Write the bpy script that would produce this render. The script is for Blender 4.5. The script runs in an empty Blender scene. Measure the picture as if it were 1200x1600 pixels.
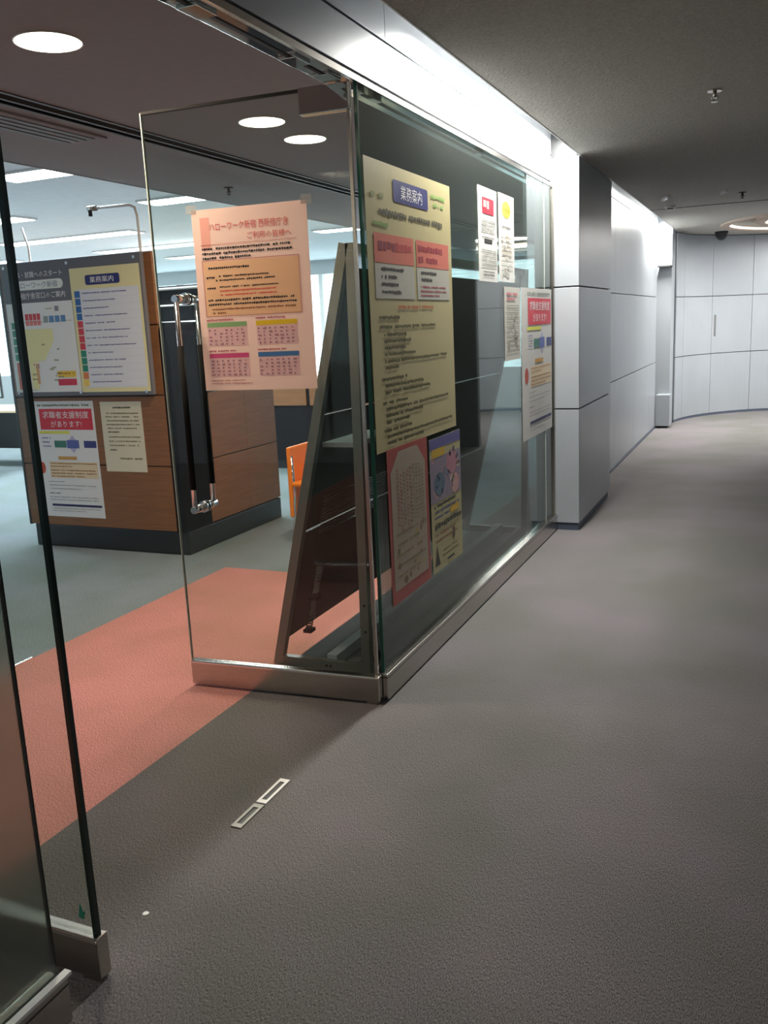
import bpy, bmesh, math, random
from mathutils import Matrix, Vector
random.seed(7)
R = math.radians
S = bpy.context.scene
COL = S.collection

# ------------------------------------------------------------------ camera
cam_d = bpy.data.cameras.new('camera'); cam = bpy.data.objects.new('camera', cam_d); COL.objects.link(cam)
rt = Vector((0.91708175, 0.39609558, -0.04549021)); up = Vector((-0.04082981, 0.20679949, 0.97753102)); bk = Vector((0.39660307, -0.8946185, 0.20582455))
M = Matrix((rt, up, bk)).transposed().to_4x4(); M.translation = Vector((1.41021, 0, 1.5))
cam.matrix_world = M
cam_d.sensor_fit = 'VERTICAL'; cam_d.sensor_height = 24; cam_d.lens = 24 * 1380 / 1600
cam_d.clip_start = 0.05; cam_d.clip_end = 200
S.camera = cam

# ------------------------------------------------------------------ world, exposure, large lights
W = bpy.data.worlds.new('world'); S.world = W; W.use_nodes = True
bgn = W.node_tree.nodes['Background']; bgn.inputs[0].default_value = (0.78, 0.9, 1, 1); bgn.inputs[1].default_value = 4.5
vs = S.view_settings
vs.view_transform = 'Standard'; vs.look = 'None'; vs.gamma = 1; vs.use_curve_mapping = False; vs.exposure = 0.0

def area_light(name, loc, size, size_y, power, color, rot=(0, 0, 0), shape='RECTANGLE', spread=math.pi):
    l = bpy.data.lights.new(name, 'AREA'); l.shape = shape; l.size = size
    if shape in ('RECTANGLE', 'ELLIPSE'): l.size_y = size_y
    l.energy = power; l.color = color; l.spread = spread
    o = bpy.data.objects.new(name, l); o.location = loc; o.rotation_euler = rot; COL.objects.link(o)
    return o
WHITE = (1, 0.97, 0.9)
P_COVE1, P_COVE2, P_COVE3, P_ROT, P_DOWN, P_OFFICE, P_CORR = 125, 10, 105, 250, 24, 50, 3.0
# fluorescent tubes hidden in the slot between corridor ceiling and wall
area_light('cove_lamp', (0.12, 4.95, 2.66), 0.06, 2.4, P_COVE1, WHITE)
area_light('cove_lamp', (0.12, 9.2, 2.66), 0.06, 2.6, P_COVE2, WHITE)
area_light('cove_lamp', (0.12, 11.6, 2.66), 0.06, 1.2, P_COVE3, WHITE)

# corridor downlights along its right side (outside the frame)
for y_ in (-1.6, 0.8, 3.2, 5.6, 8.0): area_light('corridor_lamp', (2.35, y_, 2.535), 0.2, 0.2, P_CORR, (1, 0.96, 0.92), shape='DISK')

# ------------------------------------------------------------------ materials
MATS = {}
def mat(name, color, rough=0.6, metal=0.0, noise=0.0, nscale=40, bump=0.0, emis=0, ecol=None, spec=None, stretch=None, coat=0):
    if name in MATS: return MATS[name]
    m = bpy.data.materials.new(name); m.use_nodes = True; nt = m.node_tree; b = nt.nodes['Principled BSDF']
    b.inputs['Base Color'].default_value = (*color, 1); b.inputs['Roughness'].default_value = rough; b.inputs['Metallic'].default_value = metal
    if coat: b.inputs['Coat Weight'].default_value = coat; b.inputs['Coat Roughness'].default_value = 0.1
    if spec is not None: b.inputs['Specular IOR Level'].default_value = spec
    if emis: b.inputs['Emission Color'].default_value = (*(ecol or color), 1); b.inputs['Emission Strength'].default_value = emis
    tc = nt.nodes.new('ShaderNodeTexCoord'); mp = nt.nodes.new('ShaderNodeMapping'); nt.links.new(tc.outputs['Object'], mp.inputs[0])
    if stretch: mp.inputs['Scale'].default_value = stretch
    n = nt.nodes.new('ShaderNodeTexNoise'); n.inputs['Scale'].default_value = nscale; n.inputs['Detail'].default_value = 4
    nt.links.new(mp.outputs[0], n.inputs['Vector'])
    if noise:
        r = nt.nodes.new('ShaderNodeValToRGB'); r.color_ramp.elements[0].position = 0.3; r.color_ramp.elements[1].position = 0.7
        r.color_ramp.elements[0].color = (*[c * (1 - noise) for c in color], 1); r.color_ramp.elements[1].color = (*[min(1, c * (1 + noise)) for c in color], 1)
        nt.links.new(n.outputs['Fac'], r.inputs[0]); nt.links.new(r.outputs[0], b.inputs['Base Color'])
    if bump:
        bp = nt.nodes.new('ShaderNodeBump'); bp.inputs['Strength'].default_value = bump; bp.inputs['Distance'].default_value = 0.01
        nt.links.new(n.outputs['Fac'], bp.inputs['Height']); nt.links.new(bp.outputs[0], b.inputs['Normal'])
    MATS[name] = m
    return m

def carpet(name, c, c2=None, sc=420):
    m = bpy.data.materials.new(name); m.use_nodes = True; nt = m.node_tree; b = nt.nodes['Principled BSDF']; b.inputs['Roughness'].default_value = 0.95
    b.inputs['Specular IOR Level'].default_value = 0.15
    tc = nt.nodes.new('ShaderNodeTexCoord')
    n1 = nt.nodes.new('ShaderNodeTexNoise'); n1.inputs['Scale'].default_value = sc; n1.inputs['Detail'].default_value = 3
    mp = nt.nodes.new('ShaderNodeMapping'); mp.inputs['Scale'].default_value = (1, 0.35, 1); nt.links.new(tc.outputs['Object'], mp.inputs[0])
    nt.links.new(mp.outputs[0], n1.inputs['Vector'])
    r = nt.nodes.new('ShaderNodeValToRGB'); r.color_ramp.elements[0].position = 0.33; r.color_ramp.elements[1].position = 0.68
    r.color_ramp.elements[0].color = (*[x * 0.42 for x in c], 1); r.color_ramp.elements[1].color = (*[x * 1.75 for x in c], 1)
    nt.links.new(n1.outputs['Fac'], r.inputs[0])
    n2 = nt.nodes.new('ShaderNodeTexNoise'); n2.inputs['Scale'].default_value = 1.3; n2.inputs['Detail'].default_value = 3; nt.links.new(tc.outputs['Object'], n2.inputs['Vector'])
    mx = nt.nodes.new('ShaderNodeMix'); mx.data_type = 'RGBA'; mx.blend_type = 'MULTIPLY'; mx.inputs[0].default_value = 1
    r2 = nt.nodes.new('ShaderNodeValToRGB'); r2.color_ramp.elements[0].position = 0.35; r2.color_ramp.elements[1].position = 0.65
    r2.color_ramp.elements[0].color = (0.84, 0.88, 0.80, 1); r2.color_ramp.elements[1].color = (1.1, 1.06, 1.1, 1)
    nt.links.new(n2.outputs['Fac'], r2.inputs[0]); nt.links.new(r.outputs[0], mx.inputs[6]); nt.links.new(r2.outputs[0], mx.inputs[7]); nt.links.new(mx.outputs[2], b.inputs['Base Color'])
    bp = nt.nodes.new('ShaderNodeBump'); bp.inputs['Strength'].default_value = 0.5; bp.inputs['Distance'].default_value = 0.002
    nt.links.new(n1.outputs['Fac'], bp.inputs['Height']); nt.links.new(bp.outputs[0], b.inputs['Normal'])
    MATS[name] = m
    return m

def glass_mat(name, tint, refl=1.0, haze=0.0, hcol=(0.5, 0.5, 0.5), blur=0.0):
    """thin clear pane: light passes straight, Fresnel mirror on top; haze = share of a diffuse film"""
    m = bpy.data.materials.new(name); m.use_nodes = True; nt = m.node_tree; nt.nodes.clear()
    out = nt.nodes.new('ShaderNodeOutputMaterial'); tr = nt.nodes.new('ShaderNodeBsdfTransparent'); tr.inputs[0].default_value = (*tint, 1)
    base = tr
    if blur:
        rf = nt.nodes.new('ShaderNodeBsdfRefraction'); rf.inputs['Color'].default_value = (*tint, 1); rf.inputs['Roughness'].default_value = blur; rf.inputs['IOR'].default_value = 1.12
        mb = nt.nodes.new('ShaderNodeMixShader'); mb.inputs[0].default_value = 0.85; nt.links.new(tr.outputs[0], mb.inputs[1]); nt.links.new(rf.outputs[0], mb.inputs[2]); base = mb
    if haze:
        df = nt.nodes.new('ShaderNodeBsdfDiffuse'); df.inputs[0].default_value = (*hcol, 1)
        mh = nt.nodes.new('ShaderNodeMixShader'); mh.inputs[0].default_value = haze; nt.links.new(base.outputs[0], mh.inputs[1]); nt.links.new(df.outputs[0], mh.inputs[2]); base = mh
    gl = nt.nodes.new('ShaderNodeBsdfGlossy'); gl.inputs['Roughness'].default_value = 0.02 if not blur else 0.12; gl.inputs['Color'].default_value = (0.95 * refl, 0.98 * refl, 0.97 * refl, 1)
    fr = nt.nodes.new('ShaderNodeFresnel'); ge = nt.nodes.new('ShaderNodeNewGeometry'); ml = nt.nodes.new('ShaderNodeMix')   # same mirror strength from both faces of the pane
    ml.inputs[2].default_value = 1.45; ml.inputs[3].default_value = 1 / 1.45; nt.links.new(ge.outputs['Backfacing'], ml.inputs[0]); nt.links.new(ml.outputs[0], fr.inputs[0])
    mx = nt.nodes.new('ShaderNodeMixShader'); nt.links.new(fr.outputs[0], mx.inputs[0]); nt.links.new(base.outputs[0], mx.inputs[1]); nt.links.new(gl.outputs[0], mx.inputs[2])
    nt.links.new(mx.outputs[0], out.inputs[0]); MATS[name] = m
    return m

carpet('carpet_corridor', (0.128, 0.121, 0.124)); carpet('carpet_office', (0.17, 0.215, 0.24)); carpet('carpet_red', (0.44, 0.20, 0.18))
mat('panel_metal', (0.37, 0.40, 0.435), 0.34, 0.35, 0.03, 3, spec=0.6)
mat('joint_dark', (0.03, 0.032, 0.035), 0.6)
mat('plinth_blue', (0.06, 0.075, 0.11), 0.5)
mat('ceiling_speckle', (0.40, 0.385, 0.35), 0.95, 0, 0.16, 90, 0.6)
mat('ceiling_foyer', (0.30, 0.255, 0.25), 0.9, 0, 0.03, 20)
mat('ceiling_office', (0.78, 0.79, 0.8), 0.9, 0, 0.04, 12)
mat('trim_dark', (0.09, 0.075, 0.07), 0.5)
mat('steel', (0.50, 0.475, 0.44), 0.25, 1.0, 0.06, 30, stretch=(1, 1, 14))
mat('steel_mirror', (0.7, 0.69, 0.66), 0.06, 1.0)
mat('chrome', (0.85, 0.85, 0.85), 0.12, 1.0)
mat('black', (0.012, 0.012, 0.014), 0.5)
mat('black_soft', (0.006, 0.005, 0.008), 0.8, 0, 0.3, 60, spec=0.2)
mat('grip_black', (0.006, 0.006, 0.007), 0.75, spec=0.2)
mat('wood', (0.23, 0.098, 0.035), 0.45, 0, 0.14, 6, 0.05, stretch=(1, 1, 14))
mat('base_black', (0.022, 0.024, 0.028), 0.35)
mat('board_grey', (0.13, 0.135, 0.16), 0.5)
mat('rack_frame', (0.22, 0.215, 0.19), 0.4, 0.5, 0.05, 30)
mat('rack_dark', (0.045, 0.043, 0.045), 0.6, 0, 0.1, 15)
mat('glass_edge_green', (0.015, 0.10, 0.07), 0.15)
mat('glass_edge_dark', (0.003, 0.018, 0.014), 0.15)
mat('glass_edge_pale', (0.45, 0.5, 0.45), 0.2)
mat('orange', (0.95, 0.26, 0.02), 0.5)
mat('beige', (0.62, 0.50, 0.34), 0.5, 0, 0.05, 20)
mat('white_plastic', (0.75, 0.75, 0.74), 0.5)
mat('office_grey', (0.42, 0.45, 0.48), 0.8)
mat('wall_office', (0.55, 0.57, 0.58), 0.8)
mat('tube_light', (1, 1, 1), 0.5, emis=7, ecol=(0.95, 0.98, 1))
mat('warm_light', (1, 1, 1), 0.5, emis=9, ecol=(1, 0.86, 0.64))
mat('ring_light', (1, 1, 1), 0.5, emis=0.9, ecol=(1, 0.92, 0.8))
mat('tan', (0.42, 0.34, 0.28), 0.8)
mat('lens_white', (0.8, 0.8, 0.78), 0.25)
glass_mat('tape', (0.85, 0.85, 0.83), 1.0, 0.25, (0.7, 0.7, 0.7))
glass_mat('glass_clear', (0.93, 0.96, 0.94), 1.0)
glass_mat('glass_wall', (0.54, 0.60, 0.57), 0.95, 0.09, (0.26, 0.29, 0.28))
glass_mat('glass_frost', (0.76, 0.80, 0.76), 0.85, 0.22, (0.32, 0.33, 0.31), 0.3)
glass_mat('window_glass', (0.92, 0.97, 0.98), 0.8)
def pm(c, rough=0.45):   # print / paper colours, keyed by colour
    k = 'print_%02x%02x%02x' % tuple(int(x * 255) for x in c)
    return mat(k, c, rough, 0, spec=0.4)

# ------------------------------------------------------------------ helpers
class MB:
    def __init__(s): s.bm = bmesh.new()
    def box(s, a, b):
        x0, y0, z0 = a; x1, y1, z1 = b
        v = [s.bm.verts.new(p) for p in [(x0, y0, z0), (x1, y0, z0), (x1, y1, z0), (x0, y1, z0), (x0, y0, z1), (x1, y0, z1), (x1, y1, z1), (x0, y1, z1)]]
        for f in [(0, 3, 2, 1), (4, 5, 6, 7), (0, 1, 5, 4), (1, 2, 6, 5), (2, 3, 7, 6), (3, 0, 4, 7)]: s.bm.faces.new([v[i] for i in f])
        return s
    def bevel(s, w=0.003, seg=2):
        bmesh.ops.bevel(s.bm, geom=list(s.bm.edges), offset=w, segments=seg, profile=0.6, affect='EDGES'); return s
    def quad(s, pts): s.bm.faces.new([s.bm.verts.new(p) for p in pts]); return s
    def tube(s, pts, r, n=10):
        pts = [Vector(p) for p in pts]; rings = []
        for i, p in enumerate(pts):
            d = (pts[min(i + 1, len(pts) - 1)] - pts[max(i - 1, 0)]).normalized()
            a = d.orthogonal().normalized() if i == 0 else (pa - d * pa.dot(d)).normalized()
            pa = a; b = d.cross(a); rr = r[i] if isinstance(r, (list, tuple)) else r
            rings.append([s.bm.verts.new(p + a * math.cos(t) * rr + b * math.sin(t) * rr) for t in [2 * math.pi * k / n for k in range(n)]])
        for A, B in zip(rings, rings[1:]):
            for k in range(n):
                f = s.bm.faces.new([A[k], A[(k + 1) % n], B[(k + 1) % n], B[k]]); f.smooth = True
        s.bm.faces.new(list(reversed(rings[0]))); s.bm.faces.new(rings[-1])
        return s
    def bar(s, p, q, w, d, side=(0, 1, 0)):
        """rectangular bar from p to q; d along 'side', w across"""
        p, q = Vector(p), Vector(q); t = (q - p).normalized(); sd = Vector(side); sd = (sd - t * sd.dot(t)).normalized(); c = t.cross(sd)
        vs_ = [[s.bm.verts.new(o + c * a * w / 2 + sd * b * d / 2) for a, b in ((-1, -1), (1, -1), (1, 1), (-1, 1))] for o in (p, q)]
        A, B = vs_
        for k in range(4): s.bm.faces.new([A[k], A[(k + 1) % 4], B[(k + 1) % 4], B[k]])
        s.bm.faces.new(A[::-1]); s.bm.faces.new(B); return s
    def prism(s, outline, h0, h1, axis='z'):
        def P(u, v, h): return {'z': (u, v, h), 'y': (u, h, v), 'x': (h, u, v)}[axis]
        a = [s.bm.verts.new(P(u, v, h0)) for u, v in outline]; b = [s.bm.verts.new(P(u, v, h1)) for u, v in outline]
        n = len(a)
        for k in range(n): s.bm.faces.new([a[k], a[(k + 1) % n], b[(k + 1) % n], b[k]])
        s.bm.faces.new(a[::-1]); s.bm.faces.new(b); return s
    def disc(s, c, r, z0, z1, n=32, r2=None):
        r2 = r if r2 is None else r2
        a = [s.bm.verts.new((c[0] + r * math.cos(2 * math.pi * k / n), c[1] + r * math.sin(2 * math.pi * k / n), z0)) for k in range(n)]
        b = [s.bm.verts.new((c[0] + r2 * math.cos(2 * math.pi * k / n), c[1] + r2 * math.sin(2 * math.pi * k / n), z1)) for k in range(n)]
        for k in range(n): s.bm.faces.new([a[k], a[(k + 1) % n], b[(k + 1) % n], b[k]]).smooth = True
        s.bm.faces.new(a[::-1]); s.bm.faces.new(b); return s
    def ring(s, c, r0, r1, z0, z1, n=48, a0=0, a1=360):
        full = a1 - a0 >= 360; L = []
        for k in range(n + (0 if full else 1)):
            t = R(a0 + (a1 - a0) * k / n)
            L.append([s.bm.verts.new((c[0] + rr * math.cos(t), c[1] + rr * math.sin(t), z)) for rr, z in ((r0, z0), (r1, z0), (r1, z1), (r0, z1))])
        for k in range(n):
            A, B = L[k], L[(k + 1) % len(L)]
            for j in range(4): s.bm.faces.new([A[j], B[j], B[(j + 1) % 4], A[(j + 1) % 4]])
        if not full: s.bm.faces.new(L[0]); s.bm.faces.new(L[-1][::-1])
        return s
    def build(s, name, material, parent=None, label=None, loc=None, rotz=None, xf=None):
        bmesh.ops.recalc_face_normals(s.bm, faces=list(s.bm.faces))
        me = bpy.data.meshes.new(name); s.bm.to_mesh(me); s.bm.free()
        me.materials.append(MATS[material] if isinstance(material, str) else material)
        o = bpy.data.objects.new(name, me); COL.objects.link(o)
        if parent: o.parent = parent
        if label: o['label'] = label
        if loc is not None: o.location = loc
        if rotz is not None: o.rotation_euler = (0, 0, rotz)
        return o
def box(a, b): return MB().box(a, b)
def bbox(a, b, w=0.003): return MB().box(a, b).bevel(w)
def struct(o): o['kind'] = 'structure'; return o
def tag(o, label, cat, group=None):
    o['label'] = label; o['category'] = cat
    if group: o['group'] = group
    return o
def thing(name, label, cat, loc=(0, 0, 0), rotz=0, group=None):
    o = bpy.data.objects.new(name, None); COL.objects.link(o); o.location = loc; o.rotation_euler = (0, 0, rotz); o.empty_display_size = 0.1
    return tag(o, label, cat, group)
def copy_tree(o, parent=None):
    c = o.copy(); COL.objects.link(c)
    if parent: c.parent = parent
    for ch in list(o.children): copy_tree(ch, c)
    return c

# ------------------------------------------------------------------ sizes
ZC = 2.55            # corridor ceiling
XE = 0.185           # ceiling edge / pillar face
YD0, YD1 = 1.40, 3.075   # doorway in the glass front (the plane x = 0)
YP0, YP1 = 6.20, 7.50    # pillar
YW = 12.20           # end of panelled wall
CX, CY, CR = 2.25, 12.55, 2.10   # rotunda at the corridor's end
XR = 2.95            # right corridor wall
ROWS = [0.0, 0.873, 1.705, 2.8]

# ------------------------------------------------------------------ floor
fl = struct(box((-0.575, -3.2, -0.1), (4.6, 15.2, 0)).build('floor', 'carpet_corridor'))
fo = struct(MB().prism([(-13, -3.2), (-1.83, -3.2), (-1.83, 4.70), (-1.30, 4.70), (-0.575, 5.35), (-0.575, 15.2), (-13, 15.2)], -0.1, 0).build('floor', 'carpet_office'))
fr_ = struct(MB().prism([(-1.83, -3.2), (-0.575, -3.2), (-0.575, 5.35), (-1.30, 4.70), (-1.83, 4.70)], -0.1, 0.0).build('floor', 'carpet_red'))
struct(box((-1.842, -3.1, 0), (-1.828, 3.02, 0.004)).build('trim_1', 'chrome'))

# ------------------------------------------------------------------ ceilings
cb = MB(); cb.box((XE, -3.2, ZC), (XR + 0.1, 9.95, ZC + 0.1)); 
ce = struct(cb.build('ceiling', 'ceiling_speckle'))
# rotunda ceiling with a round coffer
m = MB(); N = 64; X0, X1, Y0, Y1 = XE, 4.6, 9.962, 15.2; rin = 1.52
inn, out, inn2 = [], [], []
angs = sorted([2 * math.pi * k / N for k in range(N)] + [math.atan2(y - CY, x - CX) % (2 * math.pi) for x in (X0, X1) for y in (Y0, Y1)])
for t in angs:
    c, s_ = math.cos(t), math.sin(t); d = min([(X1 - CX) / c if c > 1e-6 else ((X0 - CX) / c if c < -1e-6 else 1e9), (Y1 - CY) / s_ if s_ > 1e-6 else ((Y0 - CY) / s_ if s_ < -1e-6 else 1e9)])
    inn.append(m.bm.verts.new((CX + rin * c, CY + rin * s_, ZC))); out.append(m.bm.verts.new((CX + d * c, CY + d * s_, ZC))); inn2.append(m.bm.verts.new((CX + rin * c, CY + rin * s_, ZC + 0.2)))
for k in range(len(angs)):
    j = (k + 1) % len(angs); m.bm.faces.new([inn[k], inn[j], out[j], out[k]]); m.bm.faces.new([inn[k], inn[j], inn2[j], inn2[k]])
m.bm.faces.new(inn2)
cr = struct(m.build('ceiling', 'ceiling_speckle'))
struct(box((XE, 9.945, ZC - 0.004), (XR, 9.965, ZC + 0.05)).build('trim_2', 'joint_dark'))
# coffer rings
MB().ring((CX, CY), 1.42, 1.52, ZC - 0.02, ZC + 0.03).build('coffer_ring', 'tan', cr)
MB().ring((CX, CY), 1.395, 1.42, ZC - 0.006, ZC + 0.02).build('coffer_lamp', 'ring_light', cr, 'glowing ring inside the round coffer')
MB().ring((CX, CY), 1.0, 1.10, ZC + 0.0, ZC + 0.08).build('coffer_ring', 'tan', cr)
MB().ring((CX, CY), 0.975, 1.0, ZC + 0.01, ZC + 0.05).build('coffer_lamp', 'ring_light', cr, 'glowing ring inside the round coffer')
area_light('rotunda_lamp', (CX, CY, ZC + 0.12), 1.9, 1.9, P_ROT, (1, 0.97, 0.92), shape='DISK')
# slot over the wall (where the cove lamps sit)
m = MB(); m.box((-0.02, -3.2, 2.80), (XE + 0.3, 12.9, 2.85)); m.box((XE + 0.25, -3.2, ZC + 0.1), (XE + 0.3, 12.9, 2.8))
struct(m.build('ceiling', 'ceiling_office'))
# edge profile of the corridor ceiling
struct(box((XE - 0.006, -3.2, ZC - 0.003), (XE, 9.95, ZC + 0.1)).build('trim_3', 'white_plastic'))
struct(box((XE - 0.006, 9.965, ZC - 0.003), (XE, 12.9, ZC + 0.03)).build('trim_3', 'white_plastic'))
# foyer soffit, dark reveal, second soffit, office ceiling
struct(box((-1.64, -3.2, ZC), (-0.10, 13, ZC + 0.1)).build('ceiling', 'ceiling_foyer'))
struct(box((-1.79, -3.2, ZC + 0.03), (-1.64, 13, ZC + 0.1)).build('ceiling', 'trim_dark'))
for x in (-1.655, -1.735, -1.80): struct(box((x, -3.2, ZC - 0.006), (x + 0.02, 13, ZC + 0.05)).build('trim_4', 'trim_dark'))
struct(box((-2.78, -3.2, ZC), (-1.78, 13, ZC + 0.1)).build('ceiling', 'ceiling_foyer'))
struct(box((-2.80, -3.2, ZC), (-2.77, 13, 2.80)).build('trim_5', 'ceiling_foyer'))
struct(box((-13, -3.2, 2.75), (-2.78, 15.2, 2.85)).build('ceiling', 'ceiling_office'))
struct(box((-2.80, 13, ZC), (-0.02, 15.2, 2.85)).build('ceiling', 'ceiling_office'))

# ------------------------------------------------------------------ panelled walls (left of the corridor)
def wall_x(name, xface, y0, y1, zr, ycuts, thick, backx, face=+1, mt='panel_metal', gap=0.009, vgap=0.003, top=2.8):
    w = struct(box((min(backx, xface - face * 0.02), y0, 0 if zr[0] < 0.1 else zr[0]), (max(backx, xface - face * 0.02), y1, top)).build(name, 'joint_dark'))
    for a, b in zip(zr, zr[1:]):
        for c, d in zip(ycuts, ycuts[1:]):
            x0, x1 = sorted((xface, xface - face * 0.02))
            bbox((x0, c + vgap / 2, a + gap / 2), (x1, d - vgap / 2, b - gap / 2), 0.0015).build('wall_panel', mt, w)
    return w
wall_x('wall_left', 0, YP1, YW, [0.03, ROWS[1], ROWS[2], 2.56, 2.8], [YP1, 8.85, 10.20, 11.55, YW], .1, -0.15)
# fascia over the glass front
wall_x('wall_left', 0, -3.2, YP0, [2.392, 2.562, 2.8], [-3.2, -2.08, -0.71, 0.66, 2.03, 3.40, 4.77, YP0], .1, -0.12)
# pillar
pl_ = struct(box((-0.12, YP0 + 0.02, 0.05), (XE - 0.02, YP1 - 0.005, 2.80)).build('wall_pillar', 'joint_dark'))
for a, b in ((0.05, ROWS[1]), (ROWS[1], ROWS[2]), (ROWS[2], 2.545)):
    bbox((-0.12, YP0, a + .005), (XE - 0.001, YP0 + 0.02, b - .005), 0.0015).build('wall_panel', 'panel_metal', pl_)
    bbox((XE - 0.02, YP0 + 0.0202, a + .005), (XE, YP1, b - .005), 0.0015).build('wall_panel', 'panel_metal', pl_)
box((-0.12, YP0 + 0.012, 0), (XE - 0.012, YP1 - 0.012, 0.05)).build('plinth', 'plinth_blue', pl_)
# end of the wall: low metal box, recessed pale panel with a ledge
en = struct(box((-0.15, YW + 0.25, 0), (XE - 0.03, 12.95, 2.8)).build('wall_end', 'panel_metal'))
bbox((0.005, YW + 0.02, 0.03), (XE + 0.0, YW + 0.249, 0.44)).build('wall_panel', 'panel_metal', en)
bbox((0.0, YW + 0.01, 2.08), (XE - 0.02, YW + 0.249, 2.10)).build('ledge', 'joint_dark', en)
struct(box((-0.02, YP1, 0), (0.006, YW, 0.028)).build('baseboard_left', 'plinth_blue'))
# curved end wall
cw = struct(MB().ring((CX, CY), CR + 0.02, CR + 0.2, 0, 2.6, 56, -100, 172).build('wall_curved', 'joint_dark'))
edges = [170.6, 162.1] + [142.6 - 19.5 * k for k in range(12)]
for a, b in zip(edges, edges[1:]):
    for z0, z1 in ((0.03, ROWS[1] + .02), (ROWS[1] + .02, ROWS[2]), (ROWS[2], 2.545)):
        MB().ring((CX, CY), CR, CR + 0.02, z0 + .005, z1 - .005, 8, b + 0.09, a - 0.09).build('wall_panel', 'panel_metal', cw)
MB().ring((CX, CY), CR + 0.004, CR + 0.03, 0, 0.03, 56, -100, 171).build('plinth', 'plinth_blue', cw)
ha = R(140.9); hp = Vector((CX + (CR - 0.004) * math.cos(ha), CY + (CR - 0.004) * math.sin(ha), 0))
bbox((-0.006, -0.014, 1.14), (0.008, 0.014, 1.44), 0.003).build('flush_pull', 'steel', cw, 'narrow recessed steel pull', loc=hp, rotz=ha)
# right wall, back wall
wall_x('wall_right', XR, -3.2, 10.55, [0.03, ROWS[1], ROWS[2], 2.55], [-3.2] + [-2.08 + 1.37 * k for k in range(9)] + [10.55], .1, XR + 0.15, face=-1, top=2.6)
struct(box((-13, -3.3, 0), (4.6, -3.2, 2.85)).build('wall_back', 'panel_metal'))
struct(MB().box((XE, 12.9, ZC), (0.3, 13.0, 2.85)).build('wall_curved', 'joint_dark'))
# office walls
struct(box((-13.1, -3.2, 0), (-13, 15.2, 0.85)).build('wall_office', 'wall_office'))
struct(box((-13.1, -3.2, 2.45), (-13, 15.2, 2.85)).build('wall_office', 'wall_office'))
struct(MB().box((-13, 15.2, 0), (0, 15.3, 0.7)).box((-13, 15.2, 2.5), (0, 15.3, 2.85)).build('wall_office', 'wall_office'))
struct(box((-0.16, YP1 + .0, 0), (-0.15, 15.2, 2.85)).build('wall_office', 'wall_office'))
def window(n, a, b, axis, posts):
    w = struct(bpy.data.objects.new('window_%d' % n, None)); COL.objects.link(w)
    x0, y0, z0 = a; x1, y1, z1 = b
    box(a, b).build('pane', 'window_glass', w)
    for p in posts:
        if axis == 'x': box((p - .04, y0 - .05, z0), (p + .04, y1 + .05, z1)).build('mullion', 'white_plastic', w)
        else: box((x0 - .05, p - .04, z0), (x1 + .05, p + .04, z1)).build('mullion', 'white_plastic', w)
window(1, (-13, 15.23, 0.7), (0, 15.25, 2.5), 'x', [-12.8 + 1.6 * k for k in range(9)])
window(2, (-13.07, -3.2, 0.85), (-13.05, 15.2, 2.45), 'y', [-2 + 1.7 * k for k in range(11)])

# ------------------------------------------------------------------ glass front
def rail(y0, y1, parent):
    bbox((-0.03, y0, 0.008), (0.03, y1, 0.118), 0.004).build('bottom_rail', 'steel', parent)
    box((-0.031, y0, 0.1), (0.031, y1, 0.1035)).build('rail_groove', 'joint_dark', parent)
g = thing('glass_partition', 'fixed glass wall right of the doorway, covered with posters, on a brushed steel rail', 'partition', (0, YD1, 0))
def loc(o, dy):
    for c in o.children: c.location.y -= dy
box((-0.006, YD1 + 0.03, 0.118), (0.006, 5.945, 2.36)).build('glass_pane', 'glass_wall', g)
box((-0.006, 5.955, 0.118), (0.006, YP0 - .03, 2.36)).build('glass_pane', 'glass_wall', g)
box((-0.007, YD1 + 0.022, 0.118), (0.007, YD1 + 0.030, 2.36)).build('glass_edge', 'glass_edge_green', g, 'green cut edge of the glass')
box((-0.008, 5.945, 0.118), (0.008, 5.955, 2.36)).build('joint_strip', 'glass_edge_pale', g, 'pale sealed joint')
rail(YD1 + 0.0, YP0, g)
bbox((-0.02, YP0 - .03, 0.118), (0.02, YP0 - .001, 2.36)).build('end_post', 'steel', g)
loc(g, YD1)
g2 = thing('glass_partition', 'frosted fixed glass panel at the left edge of the picture on a steel rail', 'partition', (0, 1.26, 0))
box((-0.006, -3.1, 0.118), (0.006, 1.256, 2.36)).build('glass_pane', 'glass_frost', g2)
box((-0.0065, 1.256, 0.118), (0.0065, 1.259, 2.36)).build('glass_edge', 'glass_edge_dark', g2, 'dark cut edge of the glass')
rail(-3.1, 1.264, g2)
box((0.012, -3.1, 0.118), (0.031, 1.275, 0.126)).build('rail_cap', 'white_plastic', g2, 'chrome strip on the rail, its reflected light painted pale')  # plain white here stands in for light reflected along the chrome strip
loc(g2, 1.26)
# header
h = thing('door_header', 'polished steel header track over the doorway and the glass wall', 'door frame', (0, 0, 2.357))
bbox((-0.10, -3.2, 0.002), (-0.004, YP0 - 0.002, 0.025), 0.002).build('track', 'steel_mirror', h)
box((-0.004, -3.2, 0), (0.012, YP0 - 0.002, 0.022)).build('front_strip', 'steel', h)
box((-0.10, -3.2, 0.025), (-0.012, YP0 - 0.002, 0.034)).build('track_box', 'trim_dark', h)
box((-0.06, -3.2, -0.001), (-0.045, YP0 - 0.01, 0.002)).build('track_groove', 'joint_dark', h)
for y in (1.62, 2.16, 2.70, 2.93): bbox((-0.085, y, -0.008), (-0.02, y + 0.10, 0.002), 0.002).build('track_cover', 'steel_mirror', h)
for y in (3.12, 3.28, 4.6, 5.6): bbox((-0.03, y, -0.018), (-0.008, y + 0.08, 0.002), 0.002).build('glass_clip', 'chrome', h)

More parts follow.
